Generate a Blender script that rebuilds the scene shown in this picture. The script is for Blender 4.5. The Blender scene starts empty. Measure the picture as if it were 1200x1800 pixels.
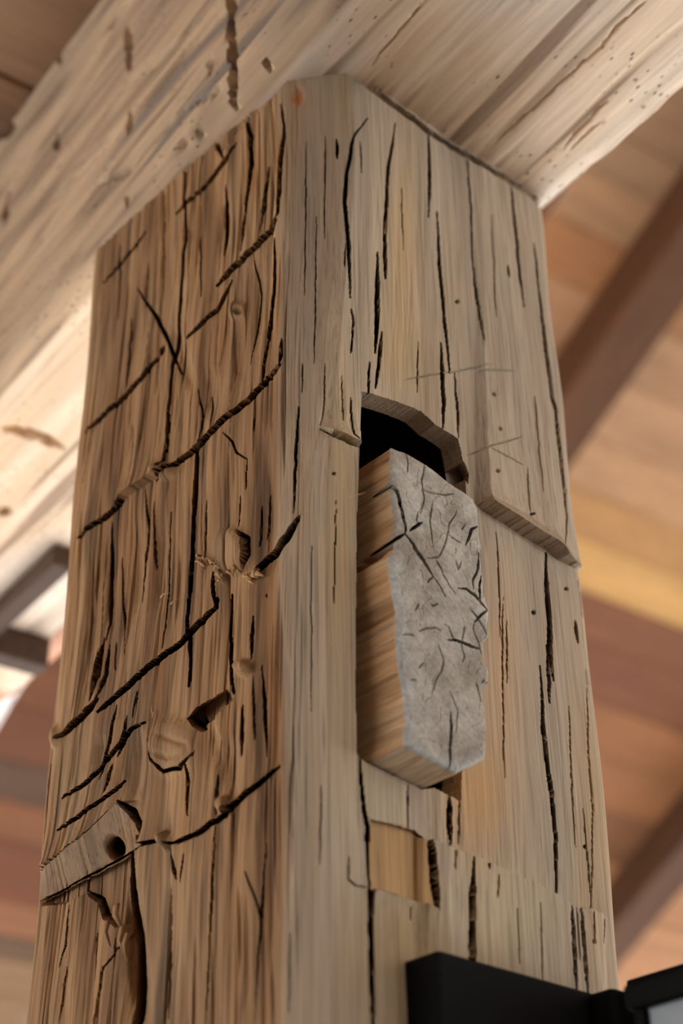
import bpy, bmesh, math, random
import numpy as np
from mathutils import Matrix, Vector

# ------------------------------------------------------------------ camera
FPX = 2900.0                                    # focal length in pixels of the 1200 x 1800 frame
EYE = np.array([0.0, 0.0, 1.60])

def unit(v):
    v = np.array(v, float)
    return v / np.linalg.norm(v)

def cam_dir(px, py):
    return np.array([px - 600.0, -(py - 900.0), -FPX])

UP = unit([-64, 4500, -FPX])                     # world up seen from the camera
def flat_dir(px, py):
    d = cam_dir(px, py)
    return unit(d - UP * d.dot(UP))
YB = flat_dir(-1850, 2800)                       # the beam runs along world +Y
XB = np.cross(YB, UP)
RB = np.array([XB, YB, UP])                      # camera -> world
YP = flat_dir(-2457, 2800)                       # the post stands turned by about six degrees
XP = np.cross(YP, UP)
RP = np.array([XP, YP, UP])                      # camera -> post frame
P2W = RB @ RP.T                                  # post frame -> world (rotation about z)
POST_ROT = math.atan2(P2W[1, 0], P2W[0, 0])

sc = bpy.context.scene
cam_data = bpy.data.cameras.new('camera')
cam = bpy.data.objects.new('camera', cam_data)
sc.collection.objects.link(cam)
m = Matrix([list(RB[i]) + [EYE[i]] for i in range(3)] + [[0, 0, 0, 1]])
cam.matrix_world = m
cam_data.sensor_fit = 'VERTICAL'
cam_data.sensor_height = 36.0
cam_data.sensor_width = 24.0
cam_data.lens = FPX / 1800.0 * 36.0
cam_data.clip_start = 0.02
cam_data.dof.use_dof = True
cam_data.dof.focus_distance = 0.96
cam_data.dof.aperture_fstop = 5.0
sc.camera = cam

# ------------------------------------------------------------------ world, sun, exposure
w = bpy.data.worlds.new('sky'); sc.world = w; w.use_nodes = True
bg = w.node_tree.nodes['Background']
bg.inputs[0].default_value = (1.0, 0.97, 0.925, 1)
bg.inputs[1].default_value = 1.4
sun_d = bpy.data.lights.new('sun', 'SUN'); sun_d.energy = 38.0; sun_d.angle = 0.02
sun_d.color = (1.0, 0.98, 0.955)
sun = bpy.data.objects.new('sun', sun_d); sc.collection.objects.link(sun)
SUN_TO = unit([0.25, -0.84, -0.62])              # low sun from the open side behind the post
sun.rotation_euler = Vector(SUN_TO).to_track_quat('-Z', 'Y').to_euler()
sun.location = (-1, 5, 6)
sc.view_settings.view_transform = 'Standard'
sc.view_settings.look = 'None'
sc.view_settings.gamma = 1.0
sc.view_settings.use_curve_mapping = False
sc.view_settings.exposure = 0.18
sc.cycles.use_denoising = True
sc.cycles.max_bounces = 8
sc.cycles.diffuse_bounces = 5

# ------------------------------------------------------------------ helpers
COL = sc.collection
def ray_w(px, py): return RB @ unit(cam_dir(px, py))
def at_z(px, py, z):                              # world point on the level z above the eye
    r = ray_w(px, py); return r * z / r[2]
def on_x(px, py, x):                              # post-frame point on the plane x
    r = RP @ unit(cam_dir(px, py)); return r * x / r[0]
def on_y(px, py, y):
    r = RP @ unit(cam_dir(px, py)); return r * y / r[1]

def project(P, R):                                # frame points (N,3) -> pixels
    c = P @ R                                     # R rows are axes in camera space
    d = -c[:, 2]
    return 600 + FPX * c[:, 0] / d, 900 - FPX * c[:, 1] / d

def hash2(i, j, seed):
    v = np.sin(i * 127.1 + j * 311.7 + seed * 74.7) * 43758.5453
    return v - np.floor(v)
def vnoise(x, y, seed=0):
    i = np.floor(x); j = np.floor(y); fx = x - i; fy = y - j
    fx = fx * fx * (3 - 2 * fx); fy = fy * fy * (3 - 2 * fy)
    a = hash2(i, j, seed); b = hash2(i + 1, j, seed); c = hash2(i, j + 1, seed); d = hash2(i + 1, j + 1, seed)
    return (a * (1 - fx) + b * fx) * (1 - fy) + (c * (1 - fx) + d * fx) * fy - 0.5
def fbm(x, y, seed=0, n=3):
    t = 0; a = 1.0
    for k in range(n):
        t = t + a * vnoise(x * 2 ** k, y * 2 ** k, seed + 13 * k); a *= .5
    return t
def sstep(a, b, x):
    t = np.clip((x - a) / (b - a), 0, 1); return t * t * (3 - 2 * t)

def grid_mesh(name, P, nu, nv, mat, closed_u=False, smooth=True, cols=None):
    """P: (nv*nu,3) row-major, one row per v."""
    idx = np.arange(nu * nv).reshape(nv, nu)
    if closed_u:
        idx = np.concatenate([idx, idx[:, :1]], axis=1)
    q = np.stack([idx[:-1, :-1], idx[:-1, 1:], idx[1:, 1:], idx[1:, :-1]], -1).reshape(-1, 4)
    return raw_mesh(name, P, q, mat, smooth, cols)

def raw_mesh(name, P, q, mat, smooth=True, cols=None, extra=None):
    me = bpy.data.meshes.new(name)
    faces = q; n4 = len(q)
    loops = q.reshape(-1).astype(np.int32)
    starts = np.arange(n4, dtype=np.int32) * 4
    totals = np.full(n4, 4, np.int32)
    if extra:                                      # n-gon caps
        for e in extra:
            starts = np.append(starts, len(loops)).astype(np.int32)
            totals = np.append(totals, len(e)).astype(np.int32)
            loops = np.append(loops, np.array(e, np.int32)).astype(np.int32)
    me.vertices.add(len(P)); me.vertices.foreach_set('co', np.ascontiguousarray(P, np.float32).reshape(-1))
    me.loops.add(len(loops)); me.loops.foreach_set('vertex_index', loops)
    me.polygons.add(len(starts)); me.polygons.foreach_set('loop_start', starts)
    try: me.polygons.foreach_set('loop_total', totals)
    except Exception: pass
    me.update(calc_edges=True); me.validate()
    if smooth:
        me.polygons.foreach_set('use_smooth', np.ones(len(me.polygons), bool))
        me.set_sharp_from_angle(angle=math.radians(48))
    if cols is not None:
        a = me.color_attributes.new('tone', 'FLOAT_COLOR', 'POINT')
        c4 = np.ones((len(P), 4), np.float32); c4[:, :3] = cols
        a.data.foreach_set('color', c4.reshape(-1))
    me.materials.append(mat)
    return me

def link(name, me, parent=None):
    o = bpy.data.objects.new(name, me); COL.objects.link(o)
    if parent is not None: o.parent = parent
    return o
def tag(o, label=None, cat=None, group=None, kind=None):
    if label: o['label'] = label
    if cat: o['category'] = cat
    if group: o['group'] = group
    if kind: o['kind'] = kind
    return o
def empty(name, loc=(0, 0, 0), rz=0.0):
    o = bpy.data.objects.new(name, None); COL.objects.link(o)
    o.location = loc; o.rotation_euler = (0, 0, rz); o.empty_display_size = .05
    return o

def box_mesh(name, lo, hi, mat, bevel=0.0, seg=2):
    bm = bmesh.new(); bmesh.ops.create_cube(bm, size=1)
    lo = Vector(lo); hi = Vector(hi)
    for v in bm.verts:
        v.co = Vector([lo[k] + (v.co[k] + .5) * (hi[k] - lo[k]) for k in range(3)])
    if bevel: bmesh.ops.bevel(bm, geom=bm.edges[:], offset=bevel, segments=seg, affect='EDGES', profile=.6)
    me = bpy.data.meshes.new(name); bm.to_mesh(me); bm.free(); me.materials.append(mat)
    return me

# ------------------------------------------------------------------ materials
def srgb(r, g, b):
    return tuple(((c / 255) / 12.92 if c / 255 <= .04045 else ((c / 255 + .055) / 1.055) ** 2.4) for c in (r, g, b))
def new_mat(name):
    mt = bpy.data.materials.new(name); mt.use_nodes = True
    nt = mt.node_tree; nt.nodes.clear()
    out = nt.nodes.new('ShaderNodeOutputMaterial'); bs = nt.nodes.new('ShaderNodeBsdfPrincipled')
    nt.links.new(bs.outputs[0], out.inputs[0])
    return mt, nt, bs
def wood_mat(name, stretch, base=None, contrast=.35, rough=.8, bump=.25, fiber=240.0, spec=.25, streak=None, dots=None, lines=None):
    """Wood: colour from the 'tone' attribute or a base colour, fibres stretched along one object axis."""
    mt, nt, bs = new_mat(name); N = nt.nodes.new; L = nt.links.new
    tc = N('ShaderNodeTexCoord'); mp = N('ShaderNodeMapping'); L(tc.outputs['Object'], mp.inputs['Vector'])
    mp.inputs['Scale'].default_value = stretch
    n1 = N('ShaderNodeTexNoise'); n1.inputs['Scale'].default_value = fiber; n1.inputs['Detail'].default_value = 5
    n1.inputs['Roughness'].default_value = .65; L(mp.outputs[0], n1.inputs['Vector'])
    n2 = N('ShaderNodeTexNoise'); n2.inputs['Scale'].default_value = fiber * .16; n2.inputs['Detail'].default_value = 4
    n2.inputs['Distortion'].default_value = .6; L(mp.outputs[0], n2.inputs['Vector'])
    mr1 = N('ShaderNodeMapRange'); L(n1.outputs['Fac'], mr1.inputs[0])
    mr1.inputs[1].default_value = .3; mr1.inputs[2].default_value = .7
    mr1.inputs[3].default_value = 1 - contrast; mr1.inputs[4].default_value = 1 + contrast * .6
    mr2 = N('ShaderNodeMapRange'); L(n2.outputs['Fac'], mr2.inputs[0])
    mr2.inputs[1].default_value = .3; mr2.inputs[2].default_value = .7
    mr2.inputs[3].default_value = 1 - contrast * .9; mr2.inputs[4].default_value = 1 + contrast * .55
    mu = N('ShaderNodeMath'); mu.operation = 'MULTIPLY'; L(mr1.outputs[0], mu.inputs[0]); L(mr2.outputs[0], mu.inputs[1])
    if lines:                                      # thin dark pores along the grain
        mpl = N('ShaderNodeMapping'); L(tc.outputs['Object'], mpl.inputs['Vector']); mpl.inputs['Scale'].default_value = lines[1]
        nl_ = N('ShaderNodeTexNoise'); nl_.inputs['Scale'].default_value = lines[0]; nl_.inputs['Detail'].default_value = 2
        L(mpl.outputs[0], nl_.inputs['Vector'])
        ml = N('ShaderNodeMapRange'); L(nl_.outputs['Fac'], ml.inputs[0]); ml.inputs[1].default_value = .55; ml.inputs[2].default_value = .66
        ml.inputs[3].default_value = 1.04; ml.inputs[4].default_value = lines[2]
        mu2 = N('ShaderNodeMath'); mu2.operation = 'MULTIPLY'; L(mu.outputs[0], mu2.inputs[0]); L(ml.outputs[0], mu2.inputs[1]); mu = mu2
    if base is None:
        at = N('ShaderNodeAttribute'); at.attribute_name = 'tone'; src = at.outputs['Color']
    else:
        rgb = N('ShaderNodeRGB'); rgb.outputs[0].default_value = (*base, 1); src = rgb.outputs[0]
    if streak:                                     # dark mineral streaks along the grain
        mp2 = N('ShaderNodeMapping'); L(tc.outputs['Object'], mp2.inputs['Vector']); mp2.inputs['Scale'].default_value = stretch
        n3 = N('ShaderNodeTexNoise'); n3.inputs['Scale'].default_value = streak[0]; n3.inputs['Detail'].default_value = 6
        n3.inputs['Roughness'].default_value = .7; L(mp2.outputs[0], n3.inputs['Vector'])
        mr3 = N('ShaderNodeMapRange'); L(n3.outputs['Fac'], mr3.inputs[0])
        mr3.inputs[1].default_value = streak[1]; mr3.inputs[2].default_value = streak[2]
        mx = N('ShaderNodeMix'); mx.data_type = 'RGBA'; L(mr3.outputs[0], mx.inputs[0]); L(src, mx.inputs[6])
        mx.inputs[7].default_value = (*streak[3], 1); src = mx.outputs[2]
    if dots:                                       # worm holes and flecks
        vo = N('ShaderNodeTexVoronoi'); vo.inputs['Scale'].default_value = dots[0]
        mp3 = N('ShaderNodeMapping'); mp3.inputs['Scale'].default_value = dots[2]
        L(tc.outputs['Object'], mp3.inputs['Vector']); L(mp3.outputs[0], vo.inputs['Vector'])
        mr4 = N('ShaderNodeMapRange'); L(vo.outputs['Distance'], mr4.inputs[0])
        mr4.inputs[1].default_value = dots[1]; mr4.inputs[2].default_value = dots[1] * .5
        ms = N('ShaderNodeMath'); ms.operation = 'MULTIPLY'
        nn = N('ShaderNodeTexNoise'); nn.inputs['Scale'].default_value = 14; L(tc.outputs['Object'], nn.inputs['Vector'])
        mr5 = N('ShaderNodeMapRange'); L(nn.outputs['Fac'], mr5.inputs[0]); mr5.inputs[1].default_value = .45; mr5.inputs[2].default_value = .6
        L(mr4.outputs[0], ms.inputs[0]); L(mr5.outputs[0], ms.inputs[1])
        mx = N('ShaderNodeMix'); mx.data_type = 'RGBA'; L(ms.outputs[0], mx.inputs[0]); L(src, mx.inputs[6])
        mx.inputs[7].default_value = (*srgb(70, 48, 32), 1); src = mx.outputs[2]
    vm = N('ShaderNodeVectorMath'); vm.operation = 'SCALE'; L(src, vm.inputs[0]); L(mu.outputs[0], vm.inputs['Scale'])
    L(vm.outputs[0], bs.inputs['Base Color'])
    bs.inputs['Roughness'].default_value = rough
    bs.inputs['Specular IOR Level'].default_value = spec
    if bump:
        bp = N('ShaderNodeBump'); bp.inputs['Strength'].default_value = bump; bp.inputs['Distance'].default_value = .001
        L(n1.outputs['Fac'], bp.inputs['Height']); L(bp.outputs[0], bs.inputs['Normal'])
    return mt
def plain_mat(name, col, rough=.5, metal=0.0, noise=.0, scale=30):
    mt, nt, bs = new_mat(name); N = nt.nodes.new; L = nt.links.new
    n = N('ShaderNodeTexNoise'); n.inputs['Scale'].default_value = scale; n.inputs['Detail'].default_value = 4
    tc = N('ShaderNodeTexCoord'); L(tc.outputs['Object'], n.inputs['Vector'])
    cr = N('ShaderNodeMix'); cr.data_type = 'RGBA'
    cr.inputs[6].default_value = (*[c * (1 - noise) for c in col], 1); cr.inputs[7].default_value = (*[min(1, c * (1 + noise)) for c in col], 1)
    L(n.outputs['Fac'], cr.inputs[0]); L(cr.outputs[2], bs.inputs['Base Color'])
    bs.inputs['Roughness'].default_value = rough; bs.inputs['Metallic'].default_value = metal
    return mt

MAT_POST = wood_mat('hewn_oak', (1, 1, .025), contrast=.15, bump=.5, fiber=420, lines=(850, (1, 1, .010), .74))
MAT_BEAM = wood_mat('sawn_beam', (1, .06, 1), contrast=.25, bump=.2, fiber=260)
MAT_TENON = wood_mat('tenon_wood', (1, .06, 1), contrast=.26, bump=.2, fiber=420)
MAT_BLACK = plain_mat('black_powder_coat', (.004, .004, .0038), .7, 0.0, .3, 200)
MAT_BLACK.node_tree.nodes['Principled BSDF'].inputs['Specular IOR Level'].default_value = .12
MAT_INNER = wood_mat('light_block_boards', (.1, 1, 1), base=srgb(48, 45, 42), contrast=.2, bump=0, fiber=40)  # near-black, for unseen walls and floors that cut stray light
MAT_FLOOR = plain_mat('pale_concrete', srgb(194, 198, 203), .9, 0, .12, 3)

# ------------------------------------------------------------------ relief painter (works on arrays of picture positions)
class Relief:
    """Height field in metres over vertices whose picture positions are known."""
    def __init__(s, X, Y, wob=1.6, seed=1, sx=1.0):
        s.h = np.zeros_like(X); s.X0, s.Y0 = X, Y
        s.X = X + wob * (2.2 * vnoise(X / 11, Y / 16, seed) + .5 * vnoise(X / 3.5, Y / 6, seed + 5))
        s.Y = Y + wob * (2.2 * vnoise(X / 14, Y / 12, seed + 9) + .4 * vnoise(X / 4, Y / 4, seed + 3))
    def box(s, pts, mrg):
        p = np.array(pts, float)[:, :2]
        return np.nonzero((s.X0 > p[:, 0].min() - mrg) & (s.X0 < p[:, 0].max() + mrg) & (s.Y0 > p[:, 1].min() - mrg) & (s.Y0 < p[:, 1].max() + mrg))[0]
    def dist(s, pts, mrg):
        ii = s.box(pts, mrg); x = s.X[ii]; y = s.Y[ii]
        p = np.array(pts, float)[:, :2]
        seg = np.linalg.norm(np.diff(p, axis=0), axis=1); tot = max(seg.sum(), 1e-6); acc = 0
        bd = np.full(len(ii), 1e9); bt = np.zeros(len(ii))
        for k in range(len(p) - 1):
            d = p[k + 1] - p[k]; L2 = max(d @ d, 1e-9)
            t = np.clip(((x - p[k, 0]) * d[0] + (y - p[k, 1]) * d[1]) / L2, 0, 1)
            dd = np.hypot(x - p[k, 0] - t * d[0], y - p[k, 1] - t * d[1])
            mk = dd < bd; bd[mk] = dd[mk]; bt[mk] = (acc + t[mk] * seg[k]) / tot
            acc += seg[k]
        return ii, bd, bt
    def crack(s, pts, wd=5, depth=None, e0=.12, e1=.12):
        """A check in the wood: wd pixels wide, tapering at both ends (e0, e1: width left at the ends)."""
        ii, d, t = s.dist(pts, wd * 2 + 8)
        if depth is None: depth = .0055 * wd + .004
        tap = np.minimum(1, np.minimum(e0 + t * 3, e1 + (1 - t) * 3))
        hw = wd * .5 * tap + .3
        f = np.clip(2.4 * (1 - d / (hw + .35)), 0, 1)
        s.h[ii] -= depth * np.minimum(1, tap * 1.4) * f
    def soft(s, pts, wd=14, depth=.002):
        ii, d, t = s.dist(pts, wd * 3)
        tap = np.minimum(1, np.minimum(.1 + t * 3, .1 + (1 - t) * 3))
        s.h[ii] -= depth * tap * np.exp(-(d / wd) ** 2)
    def step(s, pts, d=.004, L=60, dl=.002, Ll=40, up=True, fade=22):
        """A hewing step along a line given left to right: one side stands proud and fades away from the line."""
        p = np.array(pts, float); p = p[np.argsort(p[:, 0])]
        mrg = 3.2 * max(L, Ll)
        ii = s.box(pts, mrg); x = s.X[ii]; y = s.Y[ii]
        inside = np.clip((x - p[0, 0] + fade * .3) / fade, 0, 1) * np.clip((p[-1, 0] - x + fade * .3) / fade, 0, 1)
        dv = np.interp(x, p[:, 0], p[:, 1]) - y
        if not up: dv = -dv
        s.h[ii] += inside * np.where(dv > 0, d * np.exp(-np.maximum(dv, 0) / L), -dl * np.exp(np.minimum(dv, 0) / Ll))
    def inside(s, poly, wob=True):
        ii = s.box(poly, 4); x = (s.X if wob else s.X0)[ii]; y = (s.Y if wob else s.Y0)[ii]
        p = np.array(poly, float); c = np.zeros(len(ii), bool); j = len(p) - 1
        for i in range(len(p)):
            yi, yj, xi, xj = p[i, 1], p[j, 1], p[i, 0], p[j, 0]
            if yi != yj:
                c ^= ((yi > y) != (yj > y)) & (x < (xj - xi) * (y - yi) / (yj - yi) + xi)
            j = i
        return ii[c]
    def bump(s, cx, cy, rx, ry, hgt, p=2.0):
        ii = s.box([(cx - rx, cy - ry), (cx + rx, cy + ry)], 2 * max(rx, ry))
        r = np.sqrt(((s.X[ii] - cx) / rx) ** 2 + ((s.Y[ii] - cy) / ry) ** 2)
        s.h[ii] += hgt * np.exp(-r ** (2 * p) * .7)

# ------------------------------------------------------------------ setting: floor and added light-blocking walls
def struct_floor():
    me = box_mesh('floor', (-7, -7, -.1), (9, .98, 0), MAT_INNER)  # dark so that little light reaches the post from below
    tag(link('floor', me), 'unseen floor under the post, kept dark to cut bounce light', 'floor', kind='structure')
    me = box_mesh('terrace', (-40, -40, -.3), (40, 60, -.101), MAT_FLOOR)
    tag(link('terrace', me), 'pale ground around the building', 'ground', kind='structure')
    me = box_mesh('floor', (-7, .981, -.1), (.50, 9, 0), MAT_INNER)  # added dark strip, keeps terrace bounce off the post's left face
    tag(link('floor', me), 'added unseen dark floor left of the terrace, cutting bounce light', 'floor', kind='structure')
    me = box_mesh('terrace', (.501, .981, -.1), (9, 9, 0), MAT_FLOOR)
    tag(link('terrace', me), 'pale stone terrace on the open side behind the post', 'terrace', kind='structure')
    me = box_mesh('wall_left_blocker', (-1.75, -1.95, 0), (-1.6, .45, 4.2), MAT_INNER)  # added out of view to keep front-left sky light off the post
    tag(link('wall_left_blocker', me), 'added unseen dark wall left of the camera, blocking light', 'wall', kind='structure')
    me = box_mesh('wall_back_blocker', (-1.595, -1.95, 0), (.6, -1.8, 4.6), MAT_INNER)  # added out of view to darken the side behind the camera
    tag(link('wall_back_blocker', me), 'added unseen dark wall behind the camera, blocking light', 'wall', kind='structure')
struct_floor()

H_BEAM = .85                                      # underside of the beam above the eye
XL, YR, YBK, XR = .4943, .5690, .8265, .7180      # post planes in the post frame

# ------------------------------------------------------------------ the post
def build_post():
    nl, nc, nr, ne = 380, 90, 330, 16
    z_lo, z_hi, nz = .185, H_BEAM + .001, 1350
    zs = np.concatenate([[-1.60, -1.0, -.4, 0.0, .12, .17], np.linspace(z_lo, z_hi, nz)])
    ncol_front = nl + nc + nr + ne
    rows = []; nrm = []; reg = []; smm = []
    yB = .603; e = .014
    for z in zs:
        ct = .0045 + .026 * float(sstep(.46, .80, z))         # chamfer width on the right face
        yb = yB + .002 * math.sin(z * 23)
        xr = XR + .004 * math.exp(-((z - .42) / .05) ** 2) + .0015 * math.sin(z * 40)
        back = YBK + .0015 * math.sin(z * 31 + 1)
        A = np.stack([np.full(nl, XL), np.linspace(back, yb, nl, endpoint=False)], 1)
        C = np.linspace([XL, yb], [XL + ct, YR], nc, endpoint=False)
        D = np.stack([np.linspace(XL + ct, xr - e, nr, endpoint=False), np.full(nr, YR)], 1)
        th = np.linspace(0, math.pi / 2, ne)
        E_ = np.stack([xr - e + e * np.sin(th), YR + e - e * np.cos(th)], 1)
        B = np.array([[xr, .70], [xr, back - .005], [xr - .005, back + .004], [.60, back + .004], [XL + .004, back + .004]])
        rows.append(np.concatenate([A, C, D, E_, B]))
        cn = unit([-(yb - YR), -ct])
        n = np.concatenate([np.tile([-1., 0], (nl, 1)), np.tile(cn, (nc, 1)), np.tile([0, -1.], (nr, 1)),
                            np.stack([np.sin(th), -np.cos(th)], 1), np.zeros((5, 2))])
        nrm.append(n)
    nu = ncol_front + 5
    XY = np.array(rows); NN = np.array(nrm)                   # (nz,nu,2)
    # smooth the normals over the two soft arrises
    k = 11; ker = np.hanning(2 * k + 3)[1:-1]; ker /= ker.sum()
    pad = np.pad(NN[:, :ncol_front], ((0, 0), (k, k), (0, 0)), mode='edge')
    sm = sum(ker[i] * pad[:, i:i + ncol_front] for i in range(2 * k + 1))
    sm /= np.linalg.norm(sm, axis=2, keepdims=True) + 1e-9
    NN[:, :ncol_front] = sm
    # round the arrises themselves a little
    base = XY.copy()
    fr = XY[:, 30:ncol_front - ne]; 
    for it in range(10):
        f2 = fr.copy(); f2[:, 1:-1] = .25 * fr[:, :-2] + .5 * fr[:, 1:-1] + .25 * fr[:, 2:]; fr = f2
    XY[:, 30:ncol_front - ne] = fr
    nzt = len(zs)
    P = np.zeros((nzt * nu, 3)); P[:, :2] = XY.reshape(-1, 2); P[:, 2] = np.repeat(zs, nu)
    Nn = NN.reshape(-1, 2)
    colid = np.tile(np.arange(nu), nzt)
    front = colid < ncol_front
    PX, PY = project(P, RP); PX = np.where(front, PX, -9999.); PY = np.where(front, PY, -9999.)
    S = np.tile(np.concatenate([np.linspace(0, .2235, nl), np.linspace(.2235, .27, nc), np.linspace(.27, .485, nr), np.linspace(.485, .497, ne), np.linspace(.5, .9, 5)]), nzt)
    Z = P[:, 2]
    reg = np.tile(np.concatenate([np.zeros(nl), np.ones(nc), np.full(nr, 2), np.full(ne, 3), np.full(5, 4)]), nzt)
    left = (reg == 0); right = (reg >= 2) & (reg < 4)
    R = Relief(PX, PY, wob=.8, seed=3)
    X, Y = R.X, R.Y
    # ---------- broad undulation and fibres
    lm = sstep(0, 1, np.clip((545 - PX) / 60, 0, 1)) * front    # 1 on the rough left face
    h = R.h
    h += (.0016 * fbm(S * 22, Z * 9, 2) + .0006 * fbm(S * 90, Z * 14, 4)) * front
    h += lm * (.0016 * fbm(S * 40 + .4 * vnoise(S * 20, Z * 8, 6), Z * 9, 7, 3) + .0010 * fbm(S * 170, Z * 9, 8, 3))
    h += (1 - lm) * front * (.0003 * fbm(S * 240, Z * 7, 9, 3))
    # fine splits along the grain, rougher on the left
    g = vnoise(S * 330 + 1.2 * vnoise(S * 60, Z * 14, 12), Z * 12, 11) + .5 * vnoise(S * 700, Z * 22, 14)
    h -= (lm * .0019 + (1 - lm) * .0004) * np.clip(g - .22, 0, 1) * 3 * front
    g2 = vnoise(S * 150 + 1.5 * vnoise(S * 40, Z * 9, 22), Z * 7, 21)
    h -= lm * .0020 * np.clip(np.abs(g2) * -9 + .5, 0, 1) * np.clip(vnoise(S * 25, Z * 10, 23) * 4, 0, 1)
    R.h = h
    c, s, so = R.crack, R.step, R.soft
    # ---------- left face: hewing steps (line = score cut, upper side proud)
    def hew(pts, d, L, w, depth=None, dl=.0015, Ll=40, fade=22):
        s(pts, d * .3, L, dl * .4, Ll, True, fade); c(pts, w * .56, .012 + .004 * w, .3, .3)
    hew([(308, 375), (368, 318), (396, 281), (416, 250)], .003, 40, 6)
    hew([(380, 503), (414, 469), (445, 440), (479, 407), (488, 386)], .006, 50, 9, .016)
    hew([(326, 595), (380, 542), (407, 492)], .003, 45, 6)
    hew([(180, 496), (234, 438), (257, 407)], .0012, 50, 3, .003)
    hew([(150, 760), (215, 703), (249, 668), (280, 626)], .004, 60, 7, .012)
    c([(280, 626), (286, 608)], 4)
    hew([(274, 844), (349, 783), (395, 737), (437, 703), (483, 657), (492, 640)], .0065, 65, 8, .016, .002)
    c([(491, 641), (494, 618), (495, 595)], 4)
    hew([(139, 946), (180, 912), (218, 879)], .005, 60, 8, .014)
    s([(205, 888), (245, 858), (285, 832)], .006, 40, .001, 40)
    hew([(106, 1300), (143, 1262), (177, 1229)], .0065, 60, 12, .018)
    hew([(172, 1252), (227, 1208), (281, 1158), (331, 1117), (377, 1067), (380, 1050)], .006, 60, 8, .016, .002)
    hew([(443, 1008), (485, 975), (514, 929), (527, 908)], .006, 40, 11, .018, .004, 30)
    hew([(112, 1405), (159, 1373), (196, 1331), (233, 1284), (257, 1270)], .0045, 50, 6, .012)
    hew([(107, 1461), (154, 1429), (210, 1391), (224, 1373)], .0045, 40, 5, .012)
    hew([(299, 1485), (345, 1466), (397, 1433), (420, 1405), (457, 1373), (488, 1345)], .006, 70, 6, .014, .003)
    hew([(56, 1592), (100, 1568), (140, 1545), (201, 1513), (243, 1487), (289, 1475)], .010, 45, 5, .012, .002)
    # ledge strip above the last step: a broad cut that slopes in as it goes down
    up_l = np.array([(50, 1552), (58, 1545), (154, 1476), (219, 1414), (244, 1412)], float); lo_l = np.array([(50, 1594), (56, 1592), (140, 1546), (201, 1514), (244, 1487)], float)
    ii = R.inside([(50, 1552), (58, 1545), (154, 1476), (219, 1414), (242, 1430), (244, 1487), (201, 1514), (140, 1546), (56, 1592), (50, 1594)])
    ya = np.interp(R.X[ii], up_l[:, 0], up_l[:, 1]); yb_ = np.interp(R.X[ii], lo_l[:, 0], lo_l[:, 1])
    tt = np.clip((R.Y[ii] - ya) / np.maximum(yb_ - ya, 4), 0, 1)
    fl = np.clip((R.X[ii] - 60) / 60, .15, 1)
    R.h[ii] = .4 * R.h[ii] + (.0055 - .0100 * tt) * fl
    s([(50, 1550), (154, 1475), (219, 1413), (240, 1408)], .0055, 45, 0, 30, True, 60)
    ii = R.inside([(62, 1592), (140, 1550), (205, 1516), (228, 1502), (230, 1590), (226, 1630), (201, 1629), (182, 1611), (173, 1583), (149, 1569), (112, 1588)])
    R.h[ii] -= .005
    R.bump(200, 1490, 10, 15, -.035, 2)                        # knot hole
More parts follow.
